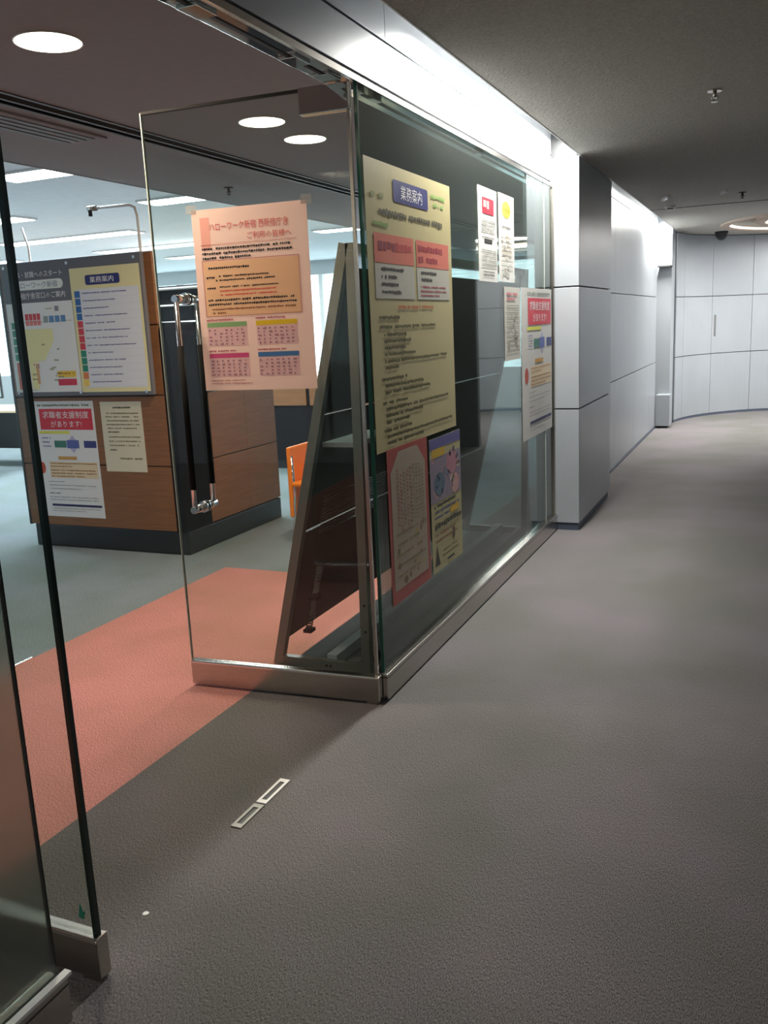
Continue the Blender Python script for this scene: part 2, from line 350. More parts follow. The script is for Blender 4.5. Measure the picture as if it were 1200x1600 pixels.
# door leaves, both open 90 degrees into the office
def door_leaf(label, hinge, ang, edge_near):
    L = 0.862; s = thing('glass_door', label, 'door', (hinge[0], hinge[1], 0), ang)
    box((-L, -0.006, 0.118), (-0.012, 0.006, 2.342)).build('glass_pane', 'glass_clear', s)
    box((-L - .004, -0.0065, 0.118), (-L, 0.0065, 2.342)).build('glass_edge', 'glass_edge_pale', s, 'pale cut edge of the glass')
    box((-0.012, -0.007, 0.118), (0.0, 0.007, 2.342)).build('glass_edge', edge_near, s, 'hinge side edge of the glass')
    box((-L, -0.007, 2.336), (-0.19, 0.007, 2.346)).build('glass_edge', 'grip_black', s, 'brown top edge of the glass')
    bbox((-L, -0.019, 0.010), (0.008, 0.019, 0.118), 0.004).build('bottom_rail', 'steel', s)
    box((-L, -0.021, 0.108), (0.006, 0.021, 0.113)).build('rail_groove', 'chrome', s, 'bright groove along the rail')
    bbox((-0.19, -0.022, 2.255), (0.0, 0.022, 2.346), 0.003).build('patch_fitting', 'steel_mirror', s)
    box((-0.05, -0.015, 0), (0.0, 0.015, 0.010)).build('pivot', 'steel', s)
    for sy in (-1, 1):
        hn = MB().tube([(-0.735, sy * 0.075, 0.80), (-0.735, sy * 0.075, 1.64)], 0.0105, 14).build('pull_handle', 'chrome', s)
        MB().tube([(-0.735, sy * 0.075, 0.885), (-0.735, sy * 0.075, 1.46)], 0.0135, 14).build('grip', 'grip_black', hn, 'black sleeve of the pull')
        for z in (0.80, 1.64):
            MB().tube([(-0.735, sy * 0.088, z), (-0.735, sy * 0.006, z)], [0.014, 0.018], 14).build('bracket', 'chrome', hn)
            MB().tube([(-0.735, sy * 0.014, z), (-0.735, sy * 0.006, z)], 0.024, 18).build('rosette', 'chrome', hn)
    return s
DA = R(4.0)
door_leaf('open right glass door leaf with the pink notice taped to it', (0.0, YD1 - 0.025), DA, 'steel')
lf = door_leaf('open left glass door leaf seen edge on by the frosted panel', (0.0, YD0), 0, 'glass_edge_dark')
MB().prism([(-.050, .160), (-.034, .156), (-.028, .180), (-.034, .176), (-.042, .196)], -.0075, -.0062, 'y').build('sticker', pm((0.02, 0.22, 0.14)), lf, 'small green mark low on the glass')
# floor strikes and dot
for y0, y1, mt_, lb, c in ((2.215, 2.375, 'white_plastic', 'pale framed door strike slot in the carpet, the farther of two', 'white_plastic'), (2.065, 2.205, 'steel', 'dull worn door strike slot in the carpet, the nearer of two', 'rack_frame')):
    t = thing('floor_strike', lb, 'door hardware', (-0.057, (y0 + y1) / 2, 0), 0, 'door strikes in the carpet'); hl = (y1 - y0) / 2
    m = MB(); m.box((-.019, -hl, 0), (-.009, hl, .004)); m.box((.009, -hl, 0), (.019, hl, .004)); m.box((-.009, -hl, 0), (.009, -hl + .02, .004)); m.box((-.009, hl - .02, 0), (.009, hl, .004))
    m.build('plate', c, t); box((-.009, -hl + .02, 0), (.009, hl - .02, .0015)).build('slot', 'black', t)
tag(MB().disc((0, 0), 0.010, 0, 0.003, 20, 0.007).build('floor_disc', 'white_plastic', loc=(-0.059, 1.63, 0)), 'small round white disc on the grey carpet of the doorway', 'disc')

# ------------------------------------------------------------------ printed sheets
def text_mesh(body, size_h, width=None):
    c = bpy.data.curves.new('t', 'FONT'); c.body = body; c.resolution_u = 1; c.size = 1
    o = bpy.data.objects.new('t', c); COL.objects.link(o); bpy.context.view_layer.update()
    dg = bpy.context.evaluated_depsgraph_get(); me = bpy.data.meshes.new_from_object(o.evaluated_get(dg))
    bpy.data.objects.remove(o); bpy.data.curves.remove(c)
    xs = [v.co.x for v in me.vertices]; ys = [v.co.y for v in me.vertices]
    x0, x1, y0, y1 = min(xs), max(xs), min(ys), max(ys)
    sy = size_h / (y1 - y0); sx = sy if width is None else width / (x1 - x0)
    return [((v.co.x - x0) * sx, (v.co.y - y0) * sy) for v in me.vertices], [tuple(p.vertices) for p in me.polygons], me
def add_print(parent, items, front=-0.001, scale=1.0):
    """items in sheet coordinates (u right, v down) ->  children, one mesh per kind and colour"""
    G = {}
    for it in items:
        k = it[0]
        key = (dict(rect='printed_panel', text='printed_text', lines='printed_line', disc='printed_panel', poly='printed_panel', rrect='printed_panel')[k], it[-1] if k != 'rect' else it[5])
        if k in ('rect', 'rrect', 'poly'): key = key + (len(G),)
        m = G.setdefault(key, bmesh.new()); c = key[1]
        if k == 'rect':
            lv = it[6] if len(it) > 6 else 1; y = front - 0.0005 * lv
            m.faces.new([m.verts.new(p) for p in ((it[1], y, -it[4]), (it[3], y, -it[4]), (it[3], y, -it[2]), (it[1], y, -it[2]))])
        elif k == 'rrect':
            _, u0, v0, u1, v1, rad, c = it; y = front - 0.0010; pts = []
            for cx_, cy_, a0 in ((u1 - rad, v0 + rad, 0), (u0 + rad, v0 + rad, 90), (u0 + rad, v1 - rad, 180), (u1 - rad, v1 - rad, 270)):
                for q in range(5): a = R(a0 + 22.5 * q); pts.append((cx_ + rad * math.cos(a), y, -cy_ + rad * math.sin(a)))
            m.faces.new([m.verts.new(p) for p in pts])
        elif k == 'disc':
            _, u, v, ru, rv, c = it; y = front - 0.0008
            m.faces.new([m.verts.new((u + ru * math.cos(2 * math.pi * q / 20), y, -v + rv * math.sin(2 * math.pi * q / 20))) for q in range(20)])
        elif k == 'poly':
            y = front - 0.0007; m.faces.new([m.verts.new((u, y, -v)) for u, v in it[1]])
        elif k == 'text':
            _, u, v, hh, body, wd, c = it; P_, F_, me = text_mesh(body, hh, wd); y = front - 0.0016
            vv = [m.verts.new((u + px_, y, -(v + hh) + py_)) for px_, py_ in P_]
            for f in F_:
                try: m.faces.new([vv[i] for i in f])
                except ValueError: pass
            bpy.data.meshes.remove(me)
        elif k == 'lines':   # unreadable small print: rows of uneven dashes
            _, u0, v0, widths, pitch, hh, c = it; y = front - 0.0014
            for r_, wd in enumerate(widths):
                u = u0; v = v0 + r_ * pitch
                while u < u0 + wd:
                    w = hh * random.uniform(0.5, 1.1)
                    if random.random() > 0.07:
                        a = random.uniform(0.0, 0.22) * hh; b = hh * random.uniform(0.72, 1.0)
                        m.faces.new([m.verts.new(p) for p in ((u, y, -(v + b)), (u + w, y, -(v + b)), (u + w, y, -(v + a)), (u, y, -(v + a)))])
                    u += w + hh * 0.22
    for key, bm in G.items():
        nm, c = key[:2]
        me = bpy.data.meshes.new(nm); bm.to_mesh(me); bm.free(); me.materials.append(pm(c))
        o = bpy.data.objects.new(nm, me); COL.objects.link(o); o.parent = parent
        if len(key) == 2: o['kind'] = 'stuff'
def sheet(name, label, cat, w, h_, color, place, items, group=None, curl=0.0, tape=False, thick=0.0008, parent=None):
    """place = ('front', y) on the plane x = 0 facing the corridor, or (x, y, z, rotz)"""
    m = MB(); nu, nv = 6, 10; V = [[], []]
    if curl == 0: m.box((0, -thick / 2, -h_), (w, thick / 2, 0))
    else:
        for s_ in (0, 1):
            for i in range(nu + 1):
                V[s_].append([m.bm.verts.new((w * i / nu, (-thick / 2 if s_ else thick / 2) + 0.0, -h_ * j / nv)) for j in range(nv + 1)])
        for i in range(nu):
            for j in range(nv):
                for s_ in (0, 1): m.bm.faces.new([V[s_][i][j], V[s_][i + 1][j], V[s_][i + 1][j + 1], V[s_][i][j + 1]])
    o = m.build(name, pm(color), parent)
    x, y, z, rz = place; o.location = (x, y, z); o.rotation_euler = (0, 0, rz)
    if cat: tag(o, label, cat, group)
    elif label: o['label'] = label
    add_print(o, items, -thick / 2)
    if tape:
        for u, v in ((0.0, 0.0), (w, 0.0)):
            s_ = 0.022
            MB().box((u - s_, -thick / 2 - 0.0012, -v - s_ * 0.6), (u + s_, -thick / 2 - 0.0008, -v + s_ * 0.9)).build('tape', 'tape', o)
    return o
GX = 0.0085; QZ = math.pi / 2
K = (0.03, 0.03, 0.03); NAVY = (0.02, 0.025, 0.16); REDC = (0.65, 0.03, 0.06); WH = (0.85, 0.85, 0.87); GRN = (0.25, 0.45, 0.12); ORG = (0.8, 0.3, 0.12)
rnd = random.uniform
# pink notice on the right leaf
ca, sa = math.cos(DA), math.sin(DA)
def on_leaf(lx, ly, z): return (lx * ca - ly * sa, YD1 - 0.025 + lx * sa + ly * ca, z, DA)
PK = (0.98, 0.80, 0.74); W_, H_ = 0.487, 0.690
for c_ in (PK, (0.96, 0.72, 0.47), (0.93, 0.72, 0.76), (0.90, 0.55, 0.48)):   # thin paper: some of the office light comes through
    nt_ = pm(c_).node_tree; tl = nt_.nodes.new('ShaderNodeBsdfTranslucent'); tl.inputs[0].default_value = (*[min(1, x * 1.0) for x in c_], 1); mx_ = nt_.nodes.new('ShaderNodeMixShader'); mx_.inputs[0].default_value = 0.42
    nt_.links.new(nt_.nodes['Principled BSDF'].outputs[0], mx_.inputs[1]); nt_.links.new(tl.outputs[0], mx_.inputs[2]); nt_.links.new(mx_.outputs[0], nt_.nodes['Material Output'].inputs[0])
it = [('rect', .035, .03, .075, .15, (0.85, 0.42, 0.36)), ('rect', .035, .195, .44, .40, (0.96, 0.72, 0.47), 2),
      ('text', .075, .052, .030, 'ハローワーク新宿 西新宿庁舎', .335, (0.60, 0.05, 0.07)), ('text', .235, .095, .026, 'ご利用の皆様へ', .185, (0.60, 0.05, 0.07)),
      ('lines', .035, .142, [.375, .38, .20], .0175, .010, K), ('lines', .04, .215, [.19], .02, .009, K), ('lines', .045, .25, [.04], .02, .009, K), ('lines', .10, .247, [.22], .02, .008, K), ('lines', .085, .262, [.25], .02, .008, K),
      ('lines', .045, .290, [.035], .02, .009, K), ('lines', .10, .288, [.25], .02, .007, K), ('lines', .10, .303, [.24], .02, .007, (0.75, 0.12, 0.1)), ('lines', .10, .318, [.24], .02, .007, (0.75, 0.12, 0.1)),
      ('lines', .045, .336, [.37, .375], .0165, .009, K), ('lines', .06, .371, [.36, .06], .0145, .008, (0.3, 0.12, 0.05)),
      ('rect', .03, .19, .445, .193, (0.6, 0.25, 0.2), 3), ('rect', .03, .40, .445, .403, (0.6, 0.25, 0.2), 3), ('rect', .03, .19, .033, .403, (0.6, 0.25, 0.2), 3), ('rect', .442, .19, .445, .403, (0.6, 0.25, 0.2), 3), ('rect', .03, .13, .44, .132, (0.6, 0.25, 0.2), 3)]
for cu, cv, cc in ((.03, .425, (0.28, 0.50, 0.22)), (.245, .425, (0.92, 0.62, 0.03)), (.03, .545, (0.78, 0.10, 0.28)), (.245, .545, (0.08, 0.22, 0.50))):
    it += [('rect', cu, cv, cu + .175, cv + .018, cc, 2), ('lines', cu, cv - .013, [.12], .01, .007, (0.5, 0.1, 0.15)), ('rect', cu, cv + .02, cu + .175, cv + .092, (0.93, 0.72, 0.76), 1)]
    for rr in range(5): it += [('lines', cu + .006 + q * .024, cv + .026 + rr * .0135, [.007], .01, .007, (0.38, 0.18, 0.25)) for q in range(7)]
it += [('lines', .03, .648, [.15, .18], .012, .006, (0.6, 0.3, 0.3))]
sheet('notice', 'pink notice with red title and four small calendars taped to the open glass door', 'notice', W_, H_, PK, on_leaf(-0.675, -0.0085, 1.968), it, tape=True)
# large cream poster
CRM = (0.50, 0.44, 0.23); W_, H_ = 0.955, 1.105
it = [('rrect', .27, .05, .66, .135, .012, NAVY), ('text', .35, .065, .055, '業務案内', .24, WH), ('lines', .70, .06, [.18], .03, .02, GRN), ('lines', .73, .095, [.12], .03, .018, GRN),
      ('lines', .05, .115, [.12], .03, .024, (0.25, 0.3, 0.1)), ('lines', .12, .17, [.27], .04, .028, (0.08, 0.075, 0.05)), ('lines', .43, .17, [.24], .04, .028, (0.08, 0.075, 0.05)), ('lines', .70, .17, [.16], .04, .028, (0.08, 0.075, 0.05)), ('lines', .06, .22, [.14], .04, .022, (0.2, 0.35, 0.1)),
      ('rect', .06, .265, .47, .375, (0.62, 0.17, 0.12), 2), ('rect', .50, .265, .91, .375, (0.62, 0.17, 0.12), 2), ('lines', .10, .29, [.15], .04, .04, (0.25, 0.03, 0.05)), ('lines', .28, .29, [.14], .04, .04, (0.45, 0.06, 0.06)), ('lines', .52, .285, [.30, .22], .045, .03, (0.32, 0.03, 0.05)),
      ('rect', .06, .378, .47, .51, (0.50, 0.49, 0.42), 2), ('rect', .50, .378, .91, .51, (0.50, 0.49, 0.42), 2)]
for q, wd in enumerate((.22, .15, .17, .19)): it += [('disc', .10, .398 + q * .029, .010, .010, K), ('lines', .12, .39 + q * .029, [wd], .03, .016, K)]
for q, wd in enumerate((.18, .13)): it += [('disc', .53, .398 + q * .029, .010, .010, K), ('lines', .55, .39 + q * .029, [wd], .03, .016, K)]
it += [('lines', .54, .452, [.33, .32, .25], .018, .010, (0.35, 0.08, 0.12)), ('lines', .28, .535, [.40], .03, .016, (0.50, 0.12, 0.05))]
for v, u, wd in ((.575, .08, .19), (.612, .08, .62), (.642, .12, .22), (.668, .12, .28), (.694, .12, .22), (.720, .12, .32), (.746, .12, .72), (.772, .12, .14), (.815, .08, .25), (.842, .11, .42), (.868, .11, .50), (.908, .08, .26), (.934, .11, .74), (.960, .11, .40), (.986, .11, .24), (1.018, .08, .30), (1.044, .11, .78), (1.070, .11, .40)):
    it.append(('lines', u, v, [wd], .03, .0155, (0.07, 0.065, 0.02)))
sheet('poster', 'big cream poster with navy title plate and salmon table on the glass wall', 'poster', W_, H_, CRM, (GX, 3.12, 2.115, QZ), it)
# red-edged handwritten style sheet
def scrawl(u0, v0, u1, v1, n, cols, smin, smax):
    L = []
    for _ in range(n):
        u, v = rnd(u0, u1), rnd(v0, v1); s_ = rnd(smin, smax); L.append(('disc', u, v, s_ * rnd(.6, 1.6), s_ * rnd(.5, 1.2), random.choice(cols)))
    return L
it = [('poly', [(.03, .10), (.12, .02), (.33, .02), (.42, .10), (.425, .60), (.03, .60)], (0.36, 0.30, 0.23))]
for q in range(9): it.append(('lines', .09 + q * .035, .09 + rnd(0, .03), [.016] * 15, .0165, .011, random.choice([(0.18, 0.10, 0.08), (0.22, 0.20, 0.12), (0.30, 0.12, 0.1)])))
for q in range(5): it.append(('lines', .06, .36 + q * .045, [rnd(.22, .34)], .02, .014, (0.22, 0.18, 0.10)))
it += scrawl(.06, .38, .40, .58, 22, [(0.35, 0.33, 0.12), (0.18, 0.13, 0.06), (0.45, 0.3, 0.12)], .006, .016)
sheet('flyer', 'red bordered flyer of dense small drawings, directly under the big cream poster', 'flyer', 0.455, 0.655, (0.36, 0.075, 0.06), (GX + .0006, 3.21, 1.012, QZ), it)
it = [('rect', 0, 0, .43, .05, (0.10, 0.10, 0.28)), ('rect', .03, .05, .20, .09, (0.55, 0.36, 0.03), 2), ('rect', .0, .09, .43, .30, (0.25, 0.21, 0.27)), ('disc', .12, .22, .075, .055, (0.10, 0.16, 0.22)), ('disc', .30, .14, .08, .06, (0.42, 0.20, 0.24)), ('disc', .34, .25, .06, .05, (0.50, 0.30, 0.28)),
      ('lines', .04, .31, [.30], .03, .018, K), ('lines', .04, .34, [.34, .20], .026, .014, (0.1, 0.12, 0.25)), ('rect', .26, .345, .38, .385, (0.65, 0.40, 0.04), 2), ('lines', .04, .40, [.36], .03, .030, K), ('lines', .05, .45, [.28, .3], .03, .012, (0.3, 0.12, 0.1)),
      ('poly', [(.03, .60), (.06, .50), (.10, .60)], (0.03, 0.03, 0.02)), ('disc', .30, .49, .02, .03, (0.1, 0.08, 0.05)), ('lines', .14, .54, [.2, .22], .024, .010, (0.15, 0.13, 0.05)), ('rect', .20, .595, .30, .605, K, 2)]
it += scrawl(.02, .06, .41, .28, 26, [(0.16, 0.2, 0.32), (0.45, 0.28, 0.3), (0.5, 0.45, 0.4), (0.14, 0.14, 0.2)], .006, .02)
sheet('flyer', 'blue and cream flyer with crowded picture top, right of the red bordered one', 'flyer', 0.43, 0.628, (0.42, 0.385, 0.2), (GX + .0006, 3.692, 0.988, QZ), it)
# two tall sheets high up
it = [('rrect', .07, .05, .28, .13, .008, REDC), ('lines', .09, .06, [.16], .03, .05, (0.8, 0.4, 0.4)), ('lines', .05, .16, [.25, .25, .22, .24], .018, .009, (0.2, 0.2, 0.2)), ('rect', .10, .255, .24, .275, K, 2), ('lines', .06, .245, [.22], .06, .008, K), ('lines', .05, .31, [.26] * 5, .02, .009, (0.25, 0.25, 0.22)), ('lines', .07, .42, [.2] * 2, .018, .008, K)]
sheet('notice', 'white sheet with a red title block high on the glass wall', 'notice', 0.335, 0.473, (0.78, 0.78, 0.74), (GX, 4.51, 2.178, QZ), it)
it = [('disc', .155, .08, .09, .045, (0.85, 0.78, 0.08)), ('lines', .09, .065, [.13], .03, .026, (0.3, 0.3, 0.05)), ('lines', .06, .17, [.18], .02, .009, K)] + scrawl(.06, .2, .25, .44, 14, [(0.55, 0.55, 0.5), (0.65, 0.6, 0.5)], .012, .03) + [('lines', .05, .22, [.22] * 8, .025, .008, (0.45, 0.45, 0.42))]
sheet('notice', 'white sheet with a yellow oval heading, right of the red titled sheet', 'notice', 0.315, 0.470, (0.80, 0.80, 0.76), (GX, 4.882, 2.183, QZ), it)
it = [('lines', .05, .03, [.22, .18], .028, .018, (0.55, 0.12, 0.15))] + [('lines', .04, .10, [.26] * 11, .026, .010, (0.28, 0.27, 0.22))] + scrawl(.05, .15, .3, .38, 12, [(0.42, 0.40, 0.3), (0.3, 0.28, 0.22)], .012, .03)
sheet('notice', 'narrow wavy pale leaflet hung left of the red headed poster', 'notice', 0.340, 0.415, (0.62, 0.61, 0.55), (GX, 4.97, 1.686, QZ), it)
def kyushoku(w, h_, full):
    s = w / 0.62; T = h_ / 0.85
    it = [('lines', .11 * s, .022 * T, [.46 * s], .02, .016, (0.15, 0.2, 0.15)), ('rect', .12 * s, .055 * T, .60 * s, .205 * T, REDC, 2), ('text', .15 * s, .072 * T, .052 * T, '求職者支援制度', .42 * s, WH), ('text', .22 * s, .14 * T, .048 * T, 'があります!', .28 * s, WH),
          ('rect', .10 * s, .215 * T, .38 * s, .235 * T, (0.75, 0.75, 0.1), 2), ('rrect', .23 * s, .285 * T, .34 * s, .335 * T, .004, (0.05, 0.2, 0.16)), ('rrect', .345 * s, .28 * T, .455 * s, .34 * T, .004, (0.10, 0.14, 0.42)), ('rrect', .50 * s, .285 * T, .61 * s, .335 * T, .004, (0.04, 0.05, 0.22)),
          ('poly', [(.40 * s, .245 * T), (.46 * s, .31 * T), (.40 * s, .375 * T), (.34 * s, .31 * T)], (0.45, 0.45, 0.68)),
          ('rect', .25 * s, .40 * T, .42 * s, .425 * T, (0.60, 0.33, 0.08), 2), ('rect', .16 * s, .44 * T, .60 * s, .56 * T, (0.80, 0.66, 0.45), 1), ('lines', .17 * s, .448 * T, [.42 * s, .20 * s], .022 * T, .009, (0.35, 0.15, 0.03)), ('lines', .17 * s, .498 * T, [.40 * s, .42 * s, .3 * s], .022 * T, .010, (0.35, 0.15, 0.03)),
          ('disc', .085 * s, .487 * T, .035 * s, .045 * T, (0.50, 0.07, 0.03)), ('lines', .12 * s, .26 * T, [.08 * s] * 3, .03 * T, .012, (0.2, 0.2, 0.4)),
          ('lines', .13 * s, .585 * T, [.15 * s, .44 * s, .3 * s], .026 * T, .007, (0.3, 0.3, 0.3)), ('lines', .13 * s, .67 * T, [.10 * s], .03, .009, (0.2, 0.2, 0.2)), ('lines', .13 * s, .70 * T, [.44 * s, .44 * s], .020 * T, .007, (0.3, 0.3, 0.35)),
          ('rect', .14 * s, .755 * T, .60 * s, .772 * T, (0.03, 0.03, 0.12), 2), ('lines', .14 * s, .785 * T, [.44 * s, .3 * s], .018 * T, .007, (0.35, 0.35, 0.35))]
    return it
sheet('poster', 'white poster with a red heading block at the far end of the glass wall', 'poster', 0.80, 0.935, (0.66, 0.65, 0.62), (GX, 5.34, 1.690, QZ), kyushoku(0.80, 0.935, True))

# ------------------------------------------------------------------ information kiosk
KX0, KX1, KY0, KY1 = -3.66, -2.25, 4.88, 6.18
k = thing('information_kiosk', 'brown wood panelled kiosk with a black base, board and posters on its front', 'kiosk', (0, 0, 0))
bbox((KX0 + .02, KY0 + .02, 0), (KX1 - .0, KY1, 0.165), 0.01).build('base', 'base_black', k, 'black base')
box((KX0 + .02, KY0 + .022, 0.165), (KX1 - .09, KY0 + 0.05, 2.04)).build('core', 'trim_dark', k)
zz = [0.168, 0.627, 1.113, 1.578, 2.05]
for a, b in zip(zz, zz[1:]): bbox((KX0 + .012, KY0, a + .004), (KX1 - .075, KY0 + .022, b - .004), 0.002).build('wood_panel', 'wood', k)
bbox((KX0 - .01, KY0 - .002, 0.165), (KX0 + .012, KY0 + .2, 2.05), .003).build('edge_strip', 'base_black', k)
# black rounded end slab
out = [(KX1 - .075 + 0.0, 0.165), (KX1, 0.165), (KX1, 1.50)] + [(KX1 - .0375 + .0375 * math.cos(a), 1.50 + .09 * math.sin(a)) for a in [R(q * 18) for q in range(1, 10)]] + [(KX1 - .075, 1.50)]
MB().prism(out, KY0 + .001, KY0 + .32, 'y').build('end_slab', 'black_soft', k, 'black padded end with a rounded top')
box((KX1 - .08, KY0 + .32, 0.165), (KX1 - .022, KY1 - .02, 1.09)).build('core', 'trim_dark', k)
for a, b in ((0.168, .627), (.627, 1.10)):
    for c, d in ((KY0 + .322, KY0 + .86), (KY0 + .86, KY1)):
        bbox((KX1 - .022, c + .001, a + .004), (KX1, d - .001, b - .004), 0.002).build('wood_panel', 'wood', k)
box((KX1 - .10, KY0 + .32, 1.10), (KX1 + .004, KY1, 1.13)).build('ledge', 'black', k)
box((KX0 + .02, KY0 + .2, 0.165), (KX0 + .06, KY1 - .02, 1.6)).build('core', 'trim_dark', k)
# board
bw, bh = 1.215, 0.925
bd = thing('notice_board', 'dark grey screwed notice board with floor map and service list on the kiosk', 'notice board', (-3.60, KY0 - .002, 2.045))
bbox((0, -0.035, -bh), (bw, 0, 0), 0.003).build('backing', 'board_grey', bd)
for u in (.03, .60, bw - .05):
    for v in (.03, bh - .025): MB().tube([(u, -.040, -v), (u, -.034, -v)], .011, 12).build('screw', 'chrome', bd)
hd = bpy.data.objects.new('header_lettering', None); COL.objects.link(hd); hd.parent = bd; hd.location = (0, -0.0352, 0)
add_print(hd, [('text', .09, .065, .042, '仕事・就職へのスタート', .46, WH), ('rrect', .08, .125, .55, .188, .03, (0.80, 0.85, 0.82)), ('text', .12, .135, .043, 'ハローワーク新宿', .38, (0.15, 0.2, 0.3)), ('text', .07, .207, .042, '西新宿庁舎窓口のご案内', .49, WH)], 0)
mp_items = [('rect', .02, .13, .58, .135, (0.5, 0.5, 0.4)), ('lines', .36, .04, [.06], .02, .012, (0.4, 0.45, 0.3)), ('rect', .44, .03, .475, .065, (0.25, 0.28, 0.35), 2)]
for q in range(4): mp_items += [('rect', .165 + q * .036, .075, .195 + q * .036, .118, (0.62, 0.05, 0.07), 2), ('rect', .165 + q * .036, .122, .195 + q * .036, .155, (0.72, 0.2, 0.2), 2)]
for q in range(4): mp_items.append(('rect', .33 + q * .052, .095, .372 + q * .052, .14, (0.10, 0.25, 0.50) if q else (0.3, 0.38, 0.38), 2))
mp_items += [('poly', [(.14, .18), (.40, .18), (.40, .26), (.30, .40), (.24, .40), (.22, .60), (.16, .60), (.15, .40)], (0.82, 0.80, 0.42))]
for q in range(5): mp_items.append(('rect', .03, .13 + q * .055, .075, .175 + q * .055, (0.03, 0.28, 0.20), 2))
mp_items.append(('rect', .035, .41, .07, .60, (0.6, 0.14, 0.10), 2))
mp_items += [('lines', .04 + rnd(0, .4), .20 + rnd(0, .35), [.03], .02, .014, (0.25, 0.28, 0.15)) for _ in range(16)]
mp_items += [('rect', .40, .475, .565, .52, (0.82, 0.55, 0.05), 2), ('lines', .41, .485, [.13], .02, .014, (0.45, 0.2, 0.02)), ('rect', .40, .53, .565, .575, (0.62, 0.03, 0.08), 2), ('lines', .19, .42, [.05, .05], .02, .014, (0.6, 0.2, 0.3)), ('rect', .21, .45, .235, .56, (0.70, 0.4, 0.2), 2), ('lines', .05, .60, [.14], .02, .01, (0.5, 0.5, 0.4))]
sheet('map_sheet', 'white floor map sheet', None, .60, .62, (0.80, 0.83, 0.84), (0.01, -0.0358, -.275, 0), mp_items, tape=False, parent=bd)
cl = [('rrect', .13, .05, .42, .115, .016, NAVY), ('text', .17, .062, .040, '業務案内', .20, WH), ('rect', .05, .14, .565, .80, (0.72, 0.77, 0.85), 1)]
cc = [(0.03, 0.14, 0.42)] * 4 + [(0.62, 0.05, 0.08)] * 4 + [(0.02, 0.25, 0.18)] * 3 + [(0.70, 0.22, 0.08), (0.85, 0.62, 0.12)]
for q, c in enumerate(cc):
    v = .15 + q * .0495
    cl += [('rect', .025, v, .072, v + .044, c, 2), ('disc', .048, v + .022, .013, .013, WH), ('lines', .09, v + .012, [rnd(.2, .44)], .02, .010, (0.2, 0.2, 0.42)), ('rect', .08, v + .047, .56, v + .0485, (0.6, 0.62, 0.7), 2)]
sheet('service_list_sheet', 'cream list of services with coloured number column', None, .585, .83, (0.78, 0.74, 0.42), (0.615, -0.0358, -.07, 0), cl, tape=False, parent=bd)
# sheets under the board
sheet('poster', 'white poster with red heading block on the kiosk, under the notice board', 'poster', 0.625, 0.845, (0.78, 0.80, 0.82), (-3.565, KY0 - .0012, 1.082, 0), kyushoku(0.625, .845, False))
it = [('lines', .11, .035, [.15], .02, .012, K), ('lines', .05, .075, [.27], .02, .011, (0.2, 0.2, 0.12)), ('lines', .04, .10, [.28, .28, .29], .027, .010, (0.2, 0.2, 0.12)), ('lines', .05, .18, [.25], .02, .010, (0.2, 0.2, 0.12)), ('lines', .05, .205, [.09], .02, .012, (0.1, 0.1, 0.08)), ('lines', .05, .24, [.28, .27, .26], .03, .010, (0.2, 0.2, 0.12)), ('lines', .05, .33, [.06], .02, .012, (0.1, 0.1, 0.08)), ('lines', .13, .39, [.19], .02, .014, (0.2, 0.18, 0.1))]
sheet('notice', 'plain beige notice sheet on the kiosk, right of the red headed poster', 'notice', 0.355, 0.49, (0.68, 0.66, 0.52), (-2.88, KY0 - .0012, 1.074, 0), it, tape=False)
# arm on top of the kiosk
t = thing('lamp_arm', 'thin white bent metal arm standing up behind the kiosk', 'arm', (-2.585, 5.10, 0.166))
MB().tube([(0.02, 0, .02), (0.01, 0, 2.14), (-0.005, 0, 2.195), (-0.05, 0, 2.215), (-0.33, 0, 2.22)], 0.010, 10).build('pole', 'white_plastic', t)
MB().tube([(-0.33, 0, 2.22), (-0.40, 0, 2.22)], 0.018, 12).build('arm_head', 'steel', t); MB().tube([(-0.385, 0, 2.22), (-0.385, 0, 2.17)], 0.014, 10).build('arm_nozzle', 'black', t)
box((-.06, -.03, 0), (.06, .03, .02)).build('foot', 'steel', t)
tag(MB().tube([(-3.50, 5.02, 0.166), (-3.49, 5.02, 2.16), (-3.53, 5.02, 2.30)], 0.008, 8).build('thin_rod', 'white_plastic'), 'thin pale rod rising above the kiosk at its left', 'rod')

# ------------------------------------------------------------------ A-shaped brochure rack behind the glass wall
a = thing('brochure_rack', 'grey metal A shaped brochure rack standing behind the glass wall', 'rack', (0, 0, 0))
AY0, AY1 = 3.32, 6.05; AP = (-0.185, 1.80)
def slx(z, x0=-.625): return x0 + (AP[0] - x0) * z / AP[1]
for yy in (AY0, AY1):
    MB().bar((slx(.0), yy, 0), (slx(1.83), yy, 1.83), .042, .035).build('sloping_leg', 'rack_frame', a)
    MB().bar((-.175, yy, 0), (-.150, yy, 1.83), .040, .035).build('upright_leg', 'rack_frame', a)
    MB().bar((-.61, yy - .002, .022), (-.16, yy - .002, .022), .042, .030).build('foot_rail', 'rack_frame', a)
    for z in (.03, .05): MB().tube([(-.40 + z, yy - .02, .022), (-.40 + z, yy - .015, .022)], .006, 8).build('screw', 'black', a)
for z in (.40, .52): MB().tube([(-.168, AY0 - .02, z - .2), (-.168, AY0 - .016, z - .2)], .006, 8).build('screw', 'black', a)
box((-.20, AY0, 1.79), (-.14, AY1, 1.83)).build('top_rail', 'rack_frame', a)
MB().bar((-.36, AY0 + .02, .035), (-.36, AY1, .035), .05, .05, (1, 0, 0)).build('floor_rail', 'office_grey', a, 'blue grey rail on the floor')
MB().bar((-.20, AY0 + .02, .035), (-.20, AY1, .035), .03, .03, (1, 0, 0)).build('floor_rail', 'rack_dark', a)
